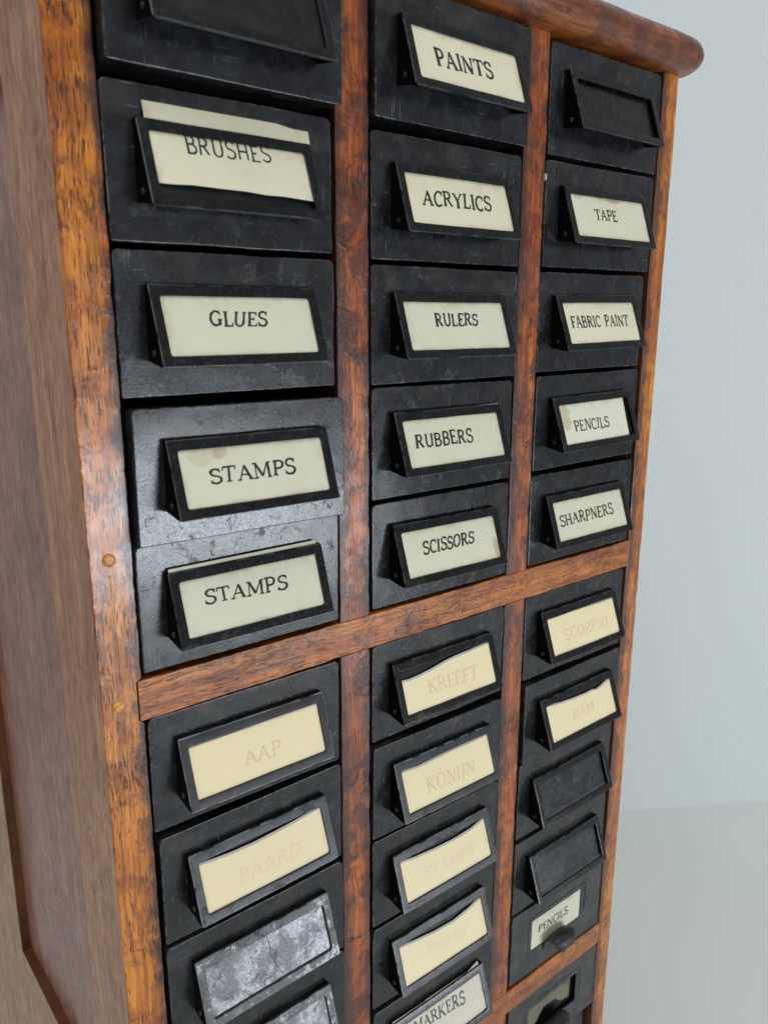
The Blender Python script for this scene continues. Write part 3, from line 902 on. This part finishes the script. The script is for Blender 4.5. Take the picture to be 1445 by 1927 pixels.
drawer((1, 4), "black drawer with a cream card reading SCISSORS", FULL, "SCISSORS", [(-19.6, 4.67), (-20.46, -1.51), (15.2, -0.96), (16.64, 4.5)], card_mat=M_STAIN3)
drawer((1, 5), "black drawer with a torn yellow card faintly printed KREEFT", torn([(-31.3, 4.99), (-26.72, 4.58), (-20.79, 4.88), (-12.3, 5.69), (-0.46, 7.43), (5.53, 8.01), (18.68, 8.64), (32.97, 9.65)]),
       "KREEFT", [(-16.09, 2.04), (-16.14, -4.85), (19.67, -5.45), (21.6, 1.14)], Y, FT, weight=0.6, strip=True)
drawer((1, 6), "black drawer with a yellow card faintly printed KONIJN", torn([(-31.35, 9.35), (-20.26, 8.44), (-7.72, 8.86), (6.31, 9.34), (19.65, 9.14), (33.41, 9.69)]),
       "KONIJN", [(-17.46, 1.62), (-17.67, -5.84), (18.35, -5.7), (19.62, 0.28)], Y, FT, weight=0.6, frame_mat=HWn, strip=True)
drawer((1, 7), "black drawer with a yellow card faintly printed STAMPS", torn([(-31.28, 9.35), (-21.95, 7.93), (-6.61, 6.84), (7.53, 6.41), (21.46, 6.98), (33.66, 9.29)]),
       "STAMPS", [(-17.12, 1.17), (-17.85, -4.08), (19.8, -5.55), (20.91, -0.14)], Y, FTR, weight=0.6, frame_mat=HWn, strip=True)
drawer((1, 8), "black drawer with a yellow card faintly printed Pencils in small letters", torn([(-31.51, 9.41), (-21.02, 7.81), (-5.3, 6.14), (9.3, 5.56), (22.89, 7.15), (33.17, 9.48)]),
       "Pencils", [(-12.75, 3.34), (-13.73, -1.96), (15.83, -5.53), (16.42, 0.2)], Y, FTR, weight=0.6, frame_mat=HWn, strip=True)
drawer((1, 9), "black drawer with a mottled white card reading MARKERS",
       [(-35.59, 15.17), (-35.2, -13), (15, -13), (20, -12.6), (23.15, -11.3), (27.24, -11.0), (33, -10.2), (34.6, 0), (33.5, 13), (32.74, 16.52), (23.3, 14.6), (12.14, 14.9), (5.53, 14.9), (-9.1, 15.0), (-11.39, 14.7), (-29.32, 15.0)],
       "MARKERS", [(-22.66, 8.52), (-23.27, 3.02), (17.25, -0.13), (17.82, 7.1)], M_PINK, M_INK_G, weight=1.0)
drawer((2, 0), "blank black drawer under the right end of the top board, above the TAPE drawer", slip_mat=M_HOLD, slip_off=0.0022, slip_poly=[(-35, 13.6), (-35, -13.4), (31.8, -13.4), (31.8, 13.6)])
drawer((2, 1), "black drawer with a cream card reading TAPE", FULL, "TAPE", [(-14.1, 4.38), (-13.99, -1.38), (5.44, -1.32), (6.23, 4.31)], card_mat=M_STAIN2, weight=0.85)
drawer((2, 2), "black drawer with a cream card reading FABRIC PAINT", FULL, "FABRIC PAINT", [(-28.12, 3.65), (-27.88, -2.57), (24.56, -2.56), (25.3, 3.35)], M_CREAM2, weight=0.85)
drawer((2, 3), "black drawer with a cream PENCILS card pushed to the left of its frame", [(-35.2, 13.9), BL_, (27.2, -13.2), (28.7, 13.9)], "PENCILS", [(-22.16, 1.34), (-22.23, -4.36), (10.05, -4.7), (10.54, 0.91)], M_STAIN4, weight=0.85, slip_off=0.0020, slip_poly=[(-35, 13.6), (-35, -13.4), (33.4, -13.4), (34.4, 13.6)])
drawer((2, 4), "black drawer with a cream card reading SHARPNERS", FULL, "SHARPNERS", [(-28.46, 2.92), (-28.81, -2.9), (21.35, -2.83), (21.76, 3.37)], weight=0.9)
drawer((2, 5), "black drawer with a yellow card faintly printed SCORPIO", torn([(-31.18, 9.68), (-21.49, 9.8), (-8.89, 9.99), (6.16, 9.77), (19.44, 9.35), (33.18, 9.6)]),
       "SCORPIO", [(-20.27, 1.53), (-19.75, -4.35), (22.25, -5.19), (23.77, 1.02)], Y, FT, weight=0.6, strip=True)
drawer((2, 6), "black drawer with a torn yellow card faintly printed RAM", torn([(-31.51, 10.03), (-18.65, 8.25), (-5.94, 7.25), (7.41, 6.83), (13.83, 7.07), (17.58, 6.16), (22.62, 7.03), (27.23, 8.19), (33.06, 9.25)], [(33.06, 9.25), (33.92, 3.56), (32.37, -3.69), (33.39, -11.53)]),
       "RAM", [(-9.5, 1.96), (-10.07, -4.17), (11.91, -4.32), (12.11, 0.87)], Y, FT, weight=0.6, strip=True)
drawer((2, 7), "blank dark drawer of the right column, directly below the RAM drawer", slip_mat=M_SLIPD, slip_off=0.0022, slip_poly=[(-35, 13.6), (-35, -10.2), (31.5, -10.2), (31.5, 13.6)])
drawer((2, 8), "blank dark drawer directly above the PENCILS drawer with the finger tab", slip_mat=M_SLIPD, slip_off=0.0022, slip_poly=[(-35, 13.6), (-35, -10.2), (31.5, -10.2), (31.5, 13.6)])


pts = [(0.4, 9.6), (0.9, 5.2), (0.2, 2.0), (0.6, 0.2), (1.9, -2.8), (2.6, -5.6)]
V = []
for i, (x, z) in enumerate(pts):
    w = 0.16
    V += [slope((x - w) * MM, z * MM, 0.00118), slope((x + w) * MM, z * MM, 0.00118)]
sl7 = [o for o in bpy.data.objects if o.name.startswith("backing_plate") and o.parent and o.parent.get('label', '').startswith("drawer with an empty worn silver")][0]
mesh_obj("crack", V, [(2 * i, 2 * i + 1, 2 * i + 3, 2 * i + 2) for i in range(len(pts) - 1)], M_BODY, sl7, smooth=False)

# the flat fronted drawers with a card window and a finger tab
def tab_drawer(key, label, card_poly, word, quad, cmat, detail=True):
    ctr, tilt, ho = DR[key]
    v = Vector(tilt)
    q = Quaternion(v.normalized(), v.length) if v.length > 1e-6 else Quaternion()
    d = empty("drawer", tuple(ctr), q)
    d['label'], d['category'], d['group'] = label, "drawer", "black metal drawers of the cabinet"
    seed = key[0] * 13 + key[1] + 1
    # plate with a real window
    V, F = plate_mesh(seed)
    F = F[:-1]
    n = len(rrect(0, 1, 0, 1, .1, 16, 4))
    base = len(V) - n
    wl = []
    for ins, y in ((-0.0006, 0.0), (-0.0002, 0.0001), (0.0, 0.0004), (0.0, 0.0010)):
        wl.append([(x, y, z) for x, z in rrect(-0.0270 + ins, 0.0250 - ins, -0.0100 + ins, 0.0134 - ins, 0.0008, 16, 4)])
    k = len(V)
    for L in wl:
        V += L
    idx = [base] + [k + i * n for i in range(4)]
    for a, b in zip(idx[:-1], idx[1:]):
        for i in range(n):
            j = (i + 1) % n
            F.append((a + i, a + j, b + j, b + i))
    mesh_obj("front_plate", V, F, M_PLATE2, d)
    make_body(d, seed)
    # pressed rib round the window
    ribs = [(-0.0306, -0.0300, -0.00035, 0.0003, -0.0140, 0.0168), (0.0290, 0.0296, -0.00035, 0.0003, -0.006, 0.0166), (-0.0292, 0.0282, -0.00035, 0.0003, 0.0166, 0.0172)]
    boxes("pressed_rib", ribs, M_PLATE2, d, 0.00025)
    boxes("backing_plate", [(-0.034, 0.034, 0.0038, 0.0043, -0.018, 0.018)], M_BODY, d)
    if card_poly:
        yy = 0.0009
        m = len(card_poly)
        V = [(x * MM, yy, z * MM) for x, z in card_poly] + [(x * MM, yy + 0.0003, z * MM) for x, z in card_poly]
        F = [tuple(range(m)), tuple(range(2 * m - 1, m - 1, -1))] + [(i, (i + 1) % m, m + (i + 1) % m, m + i) for i in range(m)]
        cd = mesh_obj("label_card", V, F, cmat, d, smooth=False)
        if word:
            V, F = word_geo(word, quad, lambda a, b, lift: Vector((a, yy - lift, b)), True, 0.9, seed)
            mesh_obj("lettering", V, F, M_INK, cd, smooth=False, fix=False)
    # finger tab: a tongue rising from the plate under the window and curling outward
    path = [(-0.0002, -0.0170, 11.5), (0.0006, -0.0130, 12.0), (0.0012, -0.0090, 12.0), (0.0020, -0.0052, 11.6), (0.0040, -0.0030, 11.2), (0.0065, -0.0026, 11.0),
            (0.0090, -0.0030, 10.6), (0.0108, -0.0042, 9.8), (0.0120, -0.0062, 8.6), (0.0124, -0.0085, 6.8), (0.0122, -0.0102, 4.5)]
    V, F = [], []
    nu = 17
    for i, (dd, z, hw) in enumerate(path):
        for j in range(nu):
            u = -1 + 2 * j / (nu - 1)
            droop = 0.0030 * abs(u) ** 2.6 * min(1, i / 3)
            V.append((-0.003 + hw * MM * u, -(dd - (0.0014 * abs(u) ** 3 if i > 6 else 0)), z - droop))
    for i in range(len(path) - 1):
        for j in range(nu - 1):
            F.append((i * nu + j, i * nu + j + 1, (i + 1) * nu + j + 1, (i + 1) * nu + j))
    tab = mesh_obj("finger_tab", V, F, M_TAB, d, fix=False)
    sd = tab.modifiers.new("sheet", 'SOLIDIFY')
    sd.thickness = 0.0011
    sd.offset = -1
    sb = tab.modifiers.new("smooth", 'SUBSURF')
    sb.levels = sb.render_levels = 1
    return d


M_PLATE2 = metal("greyed_drawer_metal", (0.030, 0.031, 0.032), 0.7, 0.0, 0.40, 0.5, 0.8, 0.8, 0.3)
M_TAB = metal("finger_tab_metal", (0.020, 0.018, 0.018), 0.3, 0.0, 0.38, 0.4, 1.2, 0.5)
tab_drawer((2, 9), "drawer with a flush PENCILS card and a rounded finger tab, between two lower rows",
           [(-29, 15), (-29, -13), (28, -13), (28, 15)], "PENCILS", [(-19.7, 5.5), (-19.48, 0.3), (11.99, -0.34), (11.6, 5.9)], M_CREAM)
tab_drawer((2, 10), "drawer with a dirty unprinted card slipped sideways behind its dark finger tab",
           [(-29, 15), (-29, -6), (-17, -2.5), (-12, 3.5), (-9.6, 5.3), (2.5, 4.5), (6, 1.5), (8.7, -1.3), (18, -3.3), (18.6, 9.8), (18.8, 15)], None, None, M_OLD)
tab_drawer((2, 11), "grey drawer pushed in furthest, at the very bottom of the right column", [(-29, 15), (-29, -13), (28, -13), (28, 15)], None, None, M_OLD)
